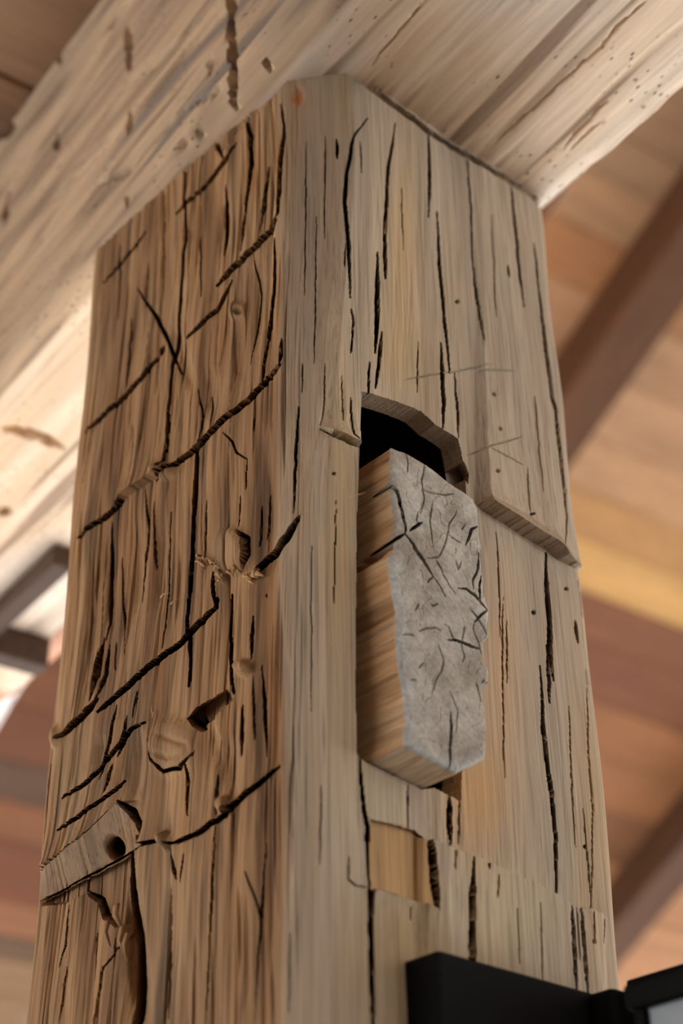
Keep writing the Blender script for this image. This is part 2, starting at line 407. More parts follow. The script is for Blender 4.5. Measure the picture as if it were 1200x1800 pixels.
    # ---------- left face: checks
    for pts, wd in [
        ([(325, 278), (324, 350), (326, 407), (318, 511), (309, 611), (301, 641), (295, 714), (290, 818)], 5.5),
        ([(242, 507), (276, 557), (292, 595), (307, 634), (318, 657)], 5.5),
        ([(483, 434), (482, 500), (478, 542), (470, 610), (464, 668)], 5),
        ([(476, 295), (470, 340), (464, 380), (460, 411)], 5),
        ([(430, 190), (442, 239), (444, 290), (439, 335), (430, 400), (426, 438)], 6),
        ([(495, 185), (501, 222), (495, 278), (493, 315), (490, 377), (478, 400)], 5),
        ([(379, 216), (382, 256), (393, 278)], 8),
        ([(396, 324), (395, 400), (395, 450)], 6),
        ([(445, 446), (456, 515), (449, 580), (440, 640)], 2.5),
        ([(391, 760), (407, 775), (414, 795), (433, 806)], 3.5),
        ([(447, 706), (445, 756)], 3), ([(433, 806), (431, 860)], 2.5),
        ([(343, 786), (343, 800), (339, 967), (331, 1092), (333, 1175), (329, 1200)], 7),
        ([(345, 683), (357, 733), (353, 771), (341, 787)], 4), ([(368, 695), (374, 752)], 3.5),
        ([(193, 917), (191, 1000), (189, 1092), (185, 1125)], 6),
        ([(181, 1121), (172, 1187), (160, 1233)], 9), ([(193, 1133), (189, 1187), (172, 1230)], 7),
        ([(377, 1060), (374, 1030), (375, 1005)], 5),
        ([(406, 1050), (402, 1112), (406, 1200), (410, 1217)], 7),
        ([(443, 1083), (441, 1158)], 5), ([(468, 1045), (470, 1050)], 4),
        ([(215, 1410), (238, 1429), (247, 1447), (247, 1478)], 11),
        ([(229, 1495), (229, 1587), (233, 1620), (241, 1667), (240, 1800), (240, 1850)], 15),
        ([(149, 1569), (173, 1583), (182, 1611), (201, 1629)], 8),
        ([(329, 1345), (331, 1433)], 5), ([(385, 1354), (383, 1433)], 4.5),
        ([(378, 1452), (365, 1700), (359, 1800)], 4), ([(299, 1499), (308, 1545)], 4.5),
        ([(320, 1500), (314, 1550)], 3), ([(429, 1531), (453, 1597), (457, 1629)], 3.5),
        ([(229, 1640), (180, 1700), (165, 1810)], 3), ([(120, 1590), (116, 1660), (105, 1700)], 4),
        ([(210, 1330), (222, 1290), (225, 1260)], 6), ([(190, 1395), (200, 1345)], 6), ([(243, 1215), (237, 1262)], 4),
        ([(205, 1240), (190, 1330), (176, 1370)], 5), ([(90, 1340), (84, 1420), (78, 1500)], 4),
        ([(160, 1215), (172, 1140)], 4), ([(205, 1180), (206, 1130)], 3), ([(233, 560), (225, 680)], 3),
        ([(255, 860), (262, 930), (250, 1060)], 4), ([(300, 900), (296, 1050), (288, 1140)], 3.5), ([(215, 980), (222, 1150)], 3),
        ([(420, 870), (419, 925)], 3), ([(270, 880), (274, 1000)], 3), ([(365, 880), (360, 1000)], 2.5),
        ([(460, 890), (458, 960)], 4), ([(476, 870), (473, 950)], 3), ([(463, 1480), (447, 1800)], 3),
        ([(210, 430), (205, 560)], 3), ([(290, 340), (285, 520)], 3), ([(350, 330), (352, 520)], 3), ([(262, 460), (258, 540)], 3),
        ([(170, 1640), (160, 1800)], 4), ([(120, 1700), (108, 1800)], 4), ([(200, 1650), (196, 1800)], 4), ([(300, 1560), (296, 1790)], 2.5),
        ([(425, 1240), (424, 1330)], 5), ([(460, 1170), (468, 1330)], 5), ([(445, 1190), (447, 1300)], 4)]:
        c(pts, wd * (.95 if wd > 4.2 else .6), .0055 * wd + .004 if wd > 4.2 else .0022 * wd)
    for pts, wd in [([(325, 276), (324, 350), (326, 407), (318, 511), (309, 611), (301, 641), (295, 714), (290, 822)], 5.5),
                    ([(343, 786), (343, 800), (339, 967), (331, 1092), (333, 1175), (329, 1205)], 6.5), ([(483, 420), (482, 500), (478, 542), (470, 610), (463, 672)], 5),
                    ([(430, 190), (442, 239), (444, 290), (439, 335), (430, 400), (426, 440)], 6), ([(406, 1045), (402, 1112), (406, 1200), (410, 1217)], 6)]:
        c(pts, wd, .03, .5, .5)
    c([(229, 1500), (229, 1590), (234, 1640), (243, 1680), (240, 1850)], 15, .05, .6, 1)
    so([(193, 930), (188, 1110)], 12, .003); so([(370, 640), (372, 740)], 14, .003); so([(395, 330), (395, 440)], 10, .003)
    so([(229, 1560), (245, 1800)], 16, .010)
    # soft hollows running with the grain
    for a in ([(240, 900), (240, 1100)], [(285, 900), (280, 1080)], [(300, 560), (340, 700)], [(420, 560), (415, 690)], [(460, 440), (450, 620)],
              [(250, 1280), (235, 1420)], [(373, 1275), (387, 1359)], [(400, 1290), (405, 1400)], [(180, 1290), (170, 1360)]):
        so(a, 10, .0028)
    # cut knot, notch under the chip, knot swirl
    R.bump(303, 1312, 40, 44, .004, 2.5); c([(262, 1300), (268, 1335), (290, 1357), (320, 1352), (345, 1322)], 4)
    so([(275, 1290), (300, 1300), (330, 1310), (338, 1330)], 5, .0015); so([(272, 1322), (300, 1335), (325, 1325)], 5, .0015)
    ii = R.inside([(327, 1262), (345, 1242), (397, 1212), (408, 1230), (380, 1255), (352, 1281)])
    R.h[ii] -= .012
    c([(330, 1264), (345, 1275), (355, 1280), (352, 1262)], 9, .02)
    R.bump(430, 1175, 14, 12, .006, 2)
    R.bump(416, 545, 14, 14, .003, 2); R.bump(419, 547, 6, 5, -.004, 2)
    R.bump(408, 968, 28, 36, .0045, 3.0)                        # sawn-off knot stub
    c([(418, 932), (434, 945), (436, 975), (428, 1000)], 9, .014)
    R.bump(290, 828, 16, 12, .005, 2)
    R.bump(293, 1478, 8, 14, .007, 2); R.bump(398, 1415, 10, 14, .005, 2)
    R.bump(95, 1295, 12, 18, .005, 2)
    # torn ledge at the top under the beam
    s([(395, 262), (430, 215), (470, 185), (508, 140)], -.004, 16, .0, 30)
    c([(428, 200), (470, 170), (500, 140)], 6, .010)
    # ---------- corner facet and right face: checks
    for pts, wd in [
        ([(523, 714), (519, 800), (518, 860), (518, 903)], 4.5), ([(532, 640), (531, 690)], 2), ([(571, 640), (571, 700), (570, 757)], 3),
        ([(615, 700), (615, 740), (616, 767), (630, 782)], 3.5), ([(600, 660), (600, 745)], 1.8),
        ([(644, 209), (621, 239), (608, 310), (606, 355), (612, 430), (614, 475), (616, 524)], 6.5),
        ([(617, 542), (621, 569), (617, 621)], 4), ([(591, 246), (593, 280)], 5), ([(607, 430), (606, 470)], 3),
        ([(632, 250), (634, 305)], 3), ([(694, 216), (681, 295), (677, 362), (674, 419), (676, 490)], 5.5),
        ([(662, 445), (662, 512), (661, 584), (659, 617)], 8.5), ([(670, 584), (664, 644), (659, 683)], 6),
        ([(649, 636), (646, 694)], 4), ([(751, 227), (754, 295), (752, 381)], 4.5),
        ([(766, 374), (771, 437), (779, 531), (790, 651)], 5), ([(775, 602), (777, 650), (780, 710), (778, 752)], 6.5),
        ([(799, 655), (804, 725), (805, 770)], 3.5), ([(818, 265), (826, 362), (829, 456), (839, 557), (844, 602)], 4),
        ([(895, 310), (902, 400), (910, 494), (917, 542)], 5), ([(888, 470), (891, 490)], 4),
        ([(936, 430), (944, 512), (955, 617), (966, 700), (972, 723), (980, 800), (985, 850), (990, 910), (987, 943), (977, 965)], 7),
        ([(962, 973), (963, 1033), (967, 1083), (967, 1133), (972, 1197)], 9), ([(962, 1133), (965, 1200), (967, 1235)], 4.5),
        ([(950, 1170), (953, 1222), (953, 1269), (959, 1330), (968, 1403), (975, 1475), (979, 1578)], 7.5),
        ([(883, 1050), (885, 1312), (888, 1367)], 2.5), ([(1000, 1240), (1004, 1403), (1011, 1493)], 2.5),
        ([(1029, 1150), (1036, 1352), (1042, 1417), (1040, 1601)], 2.8), ([(1025, 1421), (1033, 1511), (1042, 1601)], 2.2),
        ([(872, 935), (876, 1040), (880, 1120)], 2.6), ([(933, 700), (938, 800), (943, 870)], 2.8), ([(915, 830), (915, 920)], 3),
        ([(925, 910), (913, 915)], 4), ([(890, 1090), (892, 1200)], 2), ([(1016, 1010), (1024, 1090)], 3), ([(1012, 1090), (1016, 1130)], 5),
        ([(993, 1594), (1000, 1673), (1004, 1752)], 7), ([(1011, 1598), (1018, 1673), (1025, 1755)], 6), ([(1003, 1598), (1010, 1690)], 3),
        ([(1034, 1605), (1034, 1659)], 3.5), ([(1060, 1612), (1057, 1660)], 4),
        ([(822, 1507), (820, 1583), (823, 1684), (825, 1760)], 13),
        ([(633, 1325), (637, 1380), (639, 1411), (646, 1453), (650, 1550), (650, 1647), (653, 1772), (655, 1850)], 10),
        ([(789, 1395), (789, 1439), (792, 1483)], 8), ([(790, 1483), (789, 1533)], 3), ([(806, 1405), (807, 1483)], 2.5),
        ([(717, 1380), (718, 1455)], 2.5), ([(614, 1500), (611, 1544), (625, 1558), (650, 1561)], 2.5),
        ([(751, 1478), (757, 1540), (763, 1600)], 6), ([(653, 1562), (694, 1572), (739, 1589), (765, 1605)], 3.5),
        ([(850, 1515), (849, 1530)], 4), ([(868, 1540), (866, 1580)], 3), ([(720, 1595), (722, 1620)], 2.5),
        ([(900, 1600), (905, 1700)], 2), ([(940, 1590), (945, 1730)], 2.2), ([(563, 1380), (562, 1520)], 3), ([(510, 1640), (508, 1780)], 2.5),
        ([(572, 240), (570, 420)], 2), ([(556, 380), (553, 640)], 1.8), ([(538, 250), (536, 520)], 1.6), ([(705, 330), (708, 440)], 2),
        ([(860, 380), (866, 560)], 2), ([(735, 600), (733, 690)], 2), ([(590, 880), (588, 1060)], 1.6), ([(548, 960), (546, 1250)], 1.8)]:
        c(pts, wd * (.85 if wd > 4 else .62 if wd > 3 else .4), None if wd > 3 else .006)
    for pts, wd in [([(962, 970), (963, 1033), (967, 1083), (967, 1133), (971, 1180)], 8), ([(953, 1222), (953, 1269), (959, 1330), (968, 1403), (975, 1475), (979, 1580)], 7),
                    ([(662, 445), (662, 512), (661, 584), (659, 620)], 8), ([(766, 374), (771, 437), (779, 531), (790, 655)], 5), ([(677, 340), (674, 419), (676, 490)], 6),
                    ([(936, 430), (944, 512), (955, 617), (966, 700), (972, 723), (980, 800), (985, 850), (990, 910)], 6), ([(646, 1440), (650, 1550), (650, 1647), (654, 1850)], 9)]:
        c(pts, wd * .7, .03, .3, .3)
    # small notch on the facet
    s([(563, 752), (600, 770), (632, 784)], .004, 22, .001, 20, True, 8); c([(563, 755), (600, 772), (631, 786)], 3, .005)
    # ledge beside the tenon: upper side stands proud
    s([(836, 888), (862, 905), (913, 935), (960, 962), (985, 982), (1024, 1004)], .0085, 320, .0015, 40, True, 12)
    s([(836, 888), (862, 905), (913, 935), (960, 962), (985, 982), (1024, 1004)], .003, 14, .0, 40, True, 12)
    # facet further down: lower side stands proud
    s([(735, 1470), (791, 1497), (820, 1506), (870, 1525), (942, 1558), (982, 1583), (997, 1596), (1033, 1601), (1062, 1610)], .0045, 500, .0012, 40, False, 12)
    c([(820, 1506), (870, 1525), (942, 1558), (982, 1583)], 2, .003)
    ii = R.inside([(653, 1440), (733, 1460), (751, 1478), (765, 1605), (739, 1589), (694, 1572), (653, 1564)]); R.h[ii] -= .0035
    s([(650, 1562), (694, 1574), (739, 1591), (766, 1607)], .002, 25, .0, 30, False, 8)
    # faint scratches and worm holes
    for a in ([(815, 802), (870, 785), (912, 770)], [(845, 795), (910, 825)], [(705, 668), (775, 655), (862, 643)], [(830, 655), (900, 655)]): c(a, 2.2, .0015)
    for q in [(803, 530), (867, 761), (858, 699), (860, 836), (997, 1034), (939, 1075), (1029, 1488), (1034, 1658), (586, 832), (958, 1564)]:
        R.bump(q[0], q[1], 2.6, 2.8, -.006, 2)
    # resin pocket at the top
    R.bump(525, 170, 9, 13, -.003, 2); R.bump(628, 135, 8, 7, -.006, 2)
    # joint line under the beam
    c([(540, 108), (568, 109), (602, 117), (642, 148), (752, 231), (862, 301), (927, 339), (950, 361)], 9, .03, 1, 1)
    # chip broken out beside the mortise and the black corner below
    c([(803, 805), (815, 830), (820, 850)], 10, .014)
    # ---------- the mortise
    h = R.h; R.X, R.Y = PX + .4 * (X - PX), PY + .5 * (Y - PY)
    mort = [(635, 690), (632, 780), (628, 900), (626, 1000), (625, 1100), (627, 1250), (630, 1325), (640, 1337), (660, 1347), (700, 1366), (741, 1386),
            (764, 1384), (786, 1397), (808, 1408), (812, 1330), (820, 1100), (818, 900), (815, 838), (808, 795), (803, 772), (790, 762), (765, 747), (740, 724), (700, 707), (650, 692)]
    ii = R.inside(mort); ii = ii[reg[ii] >= 1]
    deep = np.zeros(len(h), bool); deep[ii] = True
    # ---------- colours (albedo of the weathered, planed and hewn zones)
    C0 = np.array(srgb(170, 130, 90)); C0b = np.array(srgb(126, 90, 58)); C0c = np.array(srgb(178, 144, 106))
    n1 = fbm(S * 70, Z * 6, 31, 4)[:, None]; n2 = fbm(S * 14, Z * 5, 33)[:, None]; n3 = fbm(S * 130, Z * 9, 35)[:, None]
    left_c = C0 + (C0b - C0) * np.clip(.35 + 1.6 * n1, 0, 1) + (C0c - C0) * np.clip(.1 + 1.5 * n2, 0, 1) * .6
    n4 = fbm(S * 260 + 2 * vnoise(S * 50, Z * 10, 37), Z * 12, 38)[:, None]
    left_c = left_c * (1 - np.clip(n4 * 1.6 - .1, 0, .5))
    orange = np.array(srgb(158, 110, 66))
    left_c = left_c + (orange - left_c) * np.clip(n3 * 1.6 - .25, 0, .6)
    F1 = np.array(srgb(164, 143, 120)); F1b = np.array(srgb(168, 138, 106))
    fac_c = F1 + (F1b - F1) * np.clip(.3 + .8 * n1 + .8 * n2, 0, 1)
    G1 = np.array(srgb(180, 160, 137)); G1b = np.array(srgb(190, 160, 122)); G1c = np.array(srgb(158, 137, 115))
    right_c = G1 + (G1b - G1) * np.clip(.25 + 1.9 * n2 + .3 * n1, 0, 1) + (G1c - G1) * np.clip(n1 * 1.0, 0, .6)
    wl = sstep(0, 1, np.clip((505 - PX + 12 * vnoise(S * 30, Z * 12, 41)) / 26, 0, 1))[:, None]
    wr = np.where(reg >= 2, 1.0, np.where(reg == 1, np.clip((S - .245) / .03, 0, 1), 0))[:, None]
    col = fac_c * (1 - wr) + right_c * wr
    col = col * (1 - wl) + left_c * wl
    def patch(poly, cc, amt, soft=None):
        nonlocal col
        if soft:
            cx, cy, rx, ry = soft
            f = np.exp(-(((PX - cx) / rx) ** 2 + ((PY - cy) / ry) ** 2)) * amt * front
            col = col + (np.array(srgb(*cc)) - col) * f[:, None]
        else:
            jj = R.inside(poly); col[jj] += (np.array(srgb(*cc)) - col[jj]) * amt
    patch([(653, 1440), (733, 1460), (751, 1478), (765, 1605), (739, 1589), (694, 1572), (653, 1564)], (186, 140, 86), .75)
    patch([(645, 1345), (718, 1382), (720, 1450), (650, 1440)], (186, 166, 138), .7)
    patch(None, (196, 150, 96), .8, (840, 1400, 60, 110)); patch(None, (204, 166, 112), .6, (705, 440, 30, 160))
    patch(None, (192, 160, 110), .6, (700, 620, 40, 90)); patch(None, (204, 160, 112), .5, (880, 1180, 30, 160))
    patch(None, (196, 178, 140), .6, (890, 1600, 70, 70)); patch(None, (186, 156, 112), .7, (600, 900, 22, 300))
    patch(None, (178, 150, 104), .5, (700, 1650, 60, 90)); patch(None, (200, 120, 60), .9, (523, 172, 9, 14))
    patch(None, (150, 104, 54), .6, (492, 280, 10, 90)); patch(None, (150, 100, 54), .5, (455, 300, 18, 40))
    patch(None, (150, 100, 58), .5, (480, 1240, 14, 110)); patch(None, (184, 140, 96), .7, (425, 1012, 40, 16)); patch(None, (176, 144, 110), .6, (405, 965, 24, 32))
    patch([(58, 1545), (154, 1476), (219, 1414), (240, 1432), (210, 1462), (178, 1518), (112, 1560), (58, 1588)], (150, 126, 102), .55)
    patch([(837, 880), (913, 917), (967, 950), (1023, 1003), (957, 968), (890, 930), (840, 897)], (150, 125, 100), .6)
    patch(None, (110, 112, 98), .6, (628, 140, 12, 22)); patch(None, (168, 142, 108), .6, (600, 160, 22, 60))
    patch([(262, 1300), (268, 1335), (290, 1357), (320, 1352), (345, 1322), (340, 1290), (310, 1270), (275, 1275)], (150, 116, 82), .6)
    # ---------- assemble
    h = np.where(front, h, 0.0)
    h = np.clip(h, -.06, .014)
    edge = np.clip((Z - .14) / .03, 0, 1); h = h * edge
    h = np.where(deep, -.014, h)
    # keep relief small where the arris outlines run
    fadeL = np.clip(S / .006, 0.15, 1) * np.clip((.497 - S) / .03, 0.12, 1) ; h = np.where(deep, h, h * np.where(front, fadeL, 1))
    N2 = np.where(deep[:, None], np.array([0., -1.]), Nn)
    # the deep checks run slantwise into the timber (inwards, back and upwards), so they stay dark
    dp = np.where(deep | ~front, 0, np.maximum(0, -h - .002))
    sl = unit([.60, .66, .46]); comp = np.maximum(.3, -(N2[:, 0] * sl[0] + N2[:, 1] * sl[1]))
    room = np.where(reg == 0, YBK - P[:, 1], np.where(reg >= 2, XR - P[:, 0], .05))
    dp = np.minimum(dp, np.maximum(0, room - .004) * .55)
    lie = np.maximum(0, H_BEAM - .004 - Z); dp = np.minimum(dp, lie * .9 + .003)
    P[:, :2] += N2 * np.where(dp > 0, -.002, h)[:, None]
    P += sl[None] * (dp / comp)[:, None]
    q_idx = np.arange(nu * nzt).reshape(nzt, nu)
    q_idx = np.concatenate([q_idx, q_idx[:, :1]], 1)
    q = np.stack([q_idx[:-1, :-1], q_idx[:-1, 1:], q_idx[1:, 1:], q_idx[1:, :-1]], -1).reshape(-1, 4)
    q = q[~deep[q].all(1)]                                      # the slot opens into the hollow heart of the post
    org = np.array([(XL + XR) / 2, (YR + YBK) / 2, -1.60])
    base_w = P2W @ org + EYE
    root = empty('timber_post', base_w, POST_ROT)
    tag(root, 'rough-hewn square timber post with cracked adze-marked faces carrying the beam', 'post')
    caps = [list(range(nu))[::-1], list(range(nu * (nzt - 1), nu * nzt))]
    me = raw_mesh('shaft', P - org, q, MAT_POST, True, col, extra=caps)
    link('shaft', me, root)
    return root, org
post, POST_ORG = build_post()

# ------------------------------------------------------------------ the tenon
def coons(T, B, L, Rr, nu, nv):
    """Four boundary polylines (2-D): top and bottom left to right, left and right top to bottom."""
    def rs(p, n):
        p = np.array(p, float); d = np.r_[0, np.cumsum(np.linalg.norm(np.diff(p, axis=0), axis=1))]
        t = np.linspace(0, d[-1], n); return np.stack([np.interp(t, d, p[:, k]) for k in (0, 1)], 1)
    T, B, L, Rr = rs(T, nu), rs(B, nu), rs(L, nv), rs(Rr, nv)
    u = np.linspace(0, 1, nu)[None, :, None]; v = np.linspace(0, 1, nv)[:, None, None]
    S = (1 - v) * T[None] + v * B[None] + (1 - u) * L[:, None] + u * Rr[:, None]
    S = S - ((1 - u) * (1 - v) * T[0] + u * (1 - v) * T[-1] + (1 - u) * v * B[0] + u * v * B[-1])
    return S

def build_tenon():
    nu, nv = 170, 330
    top = [(690, 785), (712, 793), (735, 806), (762, 822), (790, 845), (815, 862), (834, 876)]
    bot = [(717, 1308), (735, 1318), (760, 1333), (785, 1347), (806, 1355), (830, 1345), (855, 1332)]
    lft = [(690, 785), (689, 830), (691, 868), (696, 900), (697, 935), (696, 972), (686, 975), (688, 1005), (694, 1040), (700, 1075), (700, 1120), (705, 1160), (708, 1190), (714, 1220), (718, 1260), (714, 1290), (717, 1308)]
    rgt = [(834, 876), (842, 895), (845, 930), (849, 960), (848, 985), (853, 1015), (852, 1040), (862, 1070), (860, 1098), (863, 1115), (852, 1130), (850, 1160), (862, 1178), (861, 1200), (850, 1205), (855, 1240), (858, 1280), (855, 1332)]
    S = coons(top, bot, lft, rgt, nu, nv).reshape(-1, 2)
    PX, PY = S[:, 0], S[:, 1]
    R = Relief(PX, PY, wob=1.2, seed=51)
    c = R.crack
    for pts, wd in [
        ([(684, 835), (690, 850), (697, 862), (704, 890), (712, 920), (713, 938)], 5),
        ([(713, 938), (700, 945), (690, 953), (682, 958)], 6),
        ([(713, 938), (722, 950), (732, 965), (745, 985), (755, 1003), (762, 1014)], 4.5), ([(762, 1014), (755, 1018), (753, 1024)], 2.5),
        ([(762, 1014), (775, 1035), (785, 1052)], 2), ([(720, 932), (735, 922), (743, 918)], 5),
        ([(745, 980), (757, 980), (770, 980), (774, 975), (782, 955), (789, 935), (790, 920), (800, 905), (803, 895)], 2.6),
        ([(790, 940), (810, 955)], 2), ([(818, 958), (826, 940), (830, 930), (840, 925)], 4.5), ([(842, 972), (840, 1000), (830, 1020), (832, 1035)], 3.4),
        ([(847, 1012), (843, 1030), (844, 1055)], 4.5), ([(805, 1033), (820, 1036), (832, 1045), (846, 1060), (857, 1073)], 4),
        ([(857, 1073), (845, 1082), (834, 1093)], 4), ([(825, 1070), (838, 1086), (858, 1118)], 2.4), ([(834, 1093), (832, 1105), (841, 1130), (848, 1158)], 2.6),
        ([(786, 1124), (800, 1126), (812, 1130), (825, 1133), (835, 1139), (842, 1140)], 3.6), ([(812, 1132), (816, 1155), (812, 1164)], 2),
        ([(715, 795), (715, 832)], 2.6), ([(745, 815), (742, 845), (745, 880), (740, 905)], 2.6), ([(760, 880), (757, 920), (760, 955)], 2),
        ([(735, 900), (732, 915), (738, 925)], 2.4), ([(707, 1116), (720, 1115), (730, 1118)], 3), ([(735, 1110), (750, 1103), (765, 1103), (775, 1110)], 2.4),
        ([(770, 1130), (780, 1155), (775, 1180), (765, 1200), (759, 1222)], 2.6), ([(792, 1250), (792, 1352)], 4.5), ([(786, 1100), (796, 1125)], 2),
        ([(720, 1195), (732, 1196)], 2.5), ([(755, 1060), (760, 1065), (770, 1060)], 2), ([(800, 985), (805, 1000), (812, 985)], 1.8), ([(816, 1100), (812, 1128)], 2),
        ([(735, 1060), (728, 1075)], 1.8), ([(745, 1165), (735, 1175)], 1.8), ([(818, 920), (812, 930)], 1.8), ([(765, 985), (790, 1030), (800, 1045)], 1.6),
        ([(850, 1195), (847, 1200), (862, 1202)], 2.5), ([(790, 1215), (805, 1250), (800, 1290)], 1.5), ([(835, 1200), (848, 1235)], 1.6), ([(740, 860), (770, 870), (800, 868)], 1.6)]:
        c(pts, wd * (.66 if wd > 3 else .5), .0045 * wd + .002 if wd > 3 else .0026)
    # saw marks and end-grain rays
    ang = (PX * .55 + PY * .83)
    R.h += .0010 * fbm(PX / 60, PY / 60, 61) + .00025 * fbm(PX / 6, PY / 6, 63, 3) + .0003 * vnoise((PX * .8 - PY * .6) / 4.5, ang / 60, 64)
    net = np.abs(fbm(PX / 26, PY / 30, 65, 2)); R.h -= .0008 * np.clip(1 - net / .012, 0, 1)
    # border wear
    u = np.tile(np.linspace(0, 1, nu), nv); v = np.repeat(np.linspace(0, 1, nv), nu)
    bd = np.minimum(np.minimum(u, 1 - u) * 150, np.minimum(v, 1 - v) * 480)
    R.h -= .0022 * np.exp(-bd / 3.0)
    # end plane: nearly square to the tenon, a touch further out at the bottom
    xt = .5282
    pl = on_x(690, 930, xt); pb = on_x(717, 1308, xt)
    y_of = lambda z: pl[1] + (pb[1] - pl[1]) * (z - pl[2]) / (pb[2] - pl[2]) if True else 0
    k = (pb[1] - pl[1]) / (pb[2] - pl[2])                       # dy/dz of the end plane
    D = (RP @ np.stack([PX - 600, -(PY - 900), np.full_like(PX, -FPX)])).T
    t = (pl[1] - k * pl[2]) / (D[:, 1] - k * D[:, 2])
    P = D * t[:, None]
    # widths stay inside the mortise
    n_end = unit([0, -1, k])
    P = P + n_end * R.h[:, None]
    # sides: boundary loop pushed back into the post in several rings
    ig = np.arange(nu * nv).reshape(nv, nu)
    loop = np.concatenate([ig[0, :-1], ig[:-1, -1], ig[-1, :0:-1], ig[:0:-1, 0]])
    nl = len(loop); rings = np.concatenate([[.0012], np.linspace(.003, .05, 26), [.075, .105]])
    bx, by = PX[loop], PY[loop]
    verts = [P]; q = [np.stack([ig[:-1, :-1], ig[1:, :-1], ig[1:, 1:], ig[:-1, 1:]], -1).reshape(-1, 4)]
    q[0] = q[0][R.h[q[0]].mean(1) > -.0058]
    cen = P[loop].mean(0); prev = loop
    arc = np.r_[0, np.cumsum(np.linalg.norm(np.diff(P[loop], axis=0), axis=1))]
    B0 = P[loop].copy()
    Bs = B0.copy()
    for it in range(14): Bs = .25 * np.roll(Bs, 1, 0) + .5 * Bs + .25 * np.roll(Bs, -1, 0)
    B0 = Bs * .6 + B0 * .4
    out = np.stack([B0[:, 0] - cen[0], np.zeros(nl), B0[:, 2] - cen[2]], 1); 
    tang = np.roll(B0, -2, 0) - np.roll(B0, 2, 0); nout = np.stack([tang[:, 2], np.zeros(nl), -tang[:, 0]], 1)
    nout /= np.linalg.norm(nout, axis=1, keepdims=True) + 1e-9
    sg = np.sign((nout * out).sum(1)); nout *= sg[:, None]
    on_left = (np.arange(nl) > (nu - 1) + (nv - 1) + (nu - 1)).astype(float)
    zz = B0[:, 2]
    zc = on_x(690, 955, xt)[2]; zc2 = on_x(690, 860, xt)[2]
    tot = len(P); 
    for r_i, dd in enumerate(rings):
        rel = .0009 * fbm(arc * 700, np.full(nl, dd * 25), 71, 3) + .0012 * vnoise(arc * 160, np.full(nl, dd * 9), 72)
        rel -= .0024 * np.clip(vnoise(arc * 420, np.full(nl, dd * 12), 73) - .2, 0, 1) * 3
        crk = -.010 * np.clip(1.3 - np.abs(zz - zc - .0006 * np.sin(dd * 400) + dd * .10) / .0022, 0, 1)
        crk2 = -.004 * np.clip(1.2 - np.abs(zz - zc2 + dd * .9) / .0012, 0, 1) * (dd < .012)
        step = -.0022 * np.clip((zz - zc + dd * .10) / .0015, 0, 1) * (zz < zc + .03)
        rel = rel + on_left * crk
        ring = B0 + np.array([0, dd, 0]) + nout * rel[:, None] * min(1, dd / .003)
        if dd > .04:                                            # narrows inside the mortise
            ring[:, 0] = np.clip(ring[:, 0], .5275, .604)
        verts.append(ring)
        cur = np.arange(tot, tot + nl); tot += nl
        q.append(np.stack([prev, np.roll(prev, -1), np.roll(cur, -1), cur], -1)); prev = cur
    V = np.concatenate(verts)
    # colours
    n1 = fbm(PX / 40, PY / 60, 81)[:, None]; n2 = fbm(PX / 9, PY / 9, 82)[:, None]
    g0 = np.array(srgb(186, 177, 164)); g1 = np.array(srgb(162, 149, 134)); g2 = np.array(srgb(208, 208, 204))
    ce = g0 + (g1 - g0) * np.clip(.4 + 1.4 * n1 + .5 * n2, 0, 1)
    ed = np.exp(-np.minimum(u * 150, (1 - v) * 480) / 7)[:, None] * np.clip((PY - 900) / 150, 0, 1)[:, None]
    ce = ce + (g2 - ce) * np.clip(ed, 0, 1) * .8
    cols = [ce]
    b0 = np.array(srgb(216, 172, 126)); b1 = np.array(srgb(232, 198, 156)); b2 = np.array(srgb(160, 118, 80))
    for dd in rings:
        a1 = fbm(arc * 220, np.full(nl, dd * 8), 83)[:, None]; a2 = fbm(arc * 60, np.full(nl, dd * 6), 84)[:, None]
        cc = b0 + (b1 - b0) * np.clip(.1 + 1.5 * a1, 0, 1) + (b2 - b0) * np.clip(1.5 * a2, 0, .8)
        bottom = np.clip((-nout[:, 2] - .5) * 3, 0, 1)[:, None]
        cc = cc + (np.array(srgb(236, 214, 184)) - cc) * bottom * .9  # pale underside, lightened further in place of light from below
        if dd < .002: cc = ce[loop] if False else cc
        cols.append(cc)
    me = raw_mesh('tenon', V - POST_ORG, np.concatenate(q), MAT_TENON, True, np.concatenate(cols), extra=[list(range(tot - nl, tot))])
    o = link('through_tenon', me)
    o.location = post.location; o.rotation_euler = post.rotation_euler
    tag(o, 'weathered grey end-grain tenon poking out of the slot in the post', 'tenon')
build_tenon()

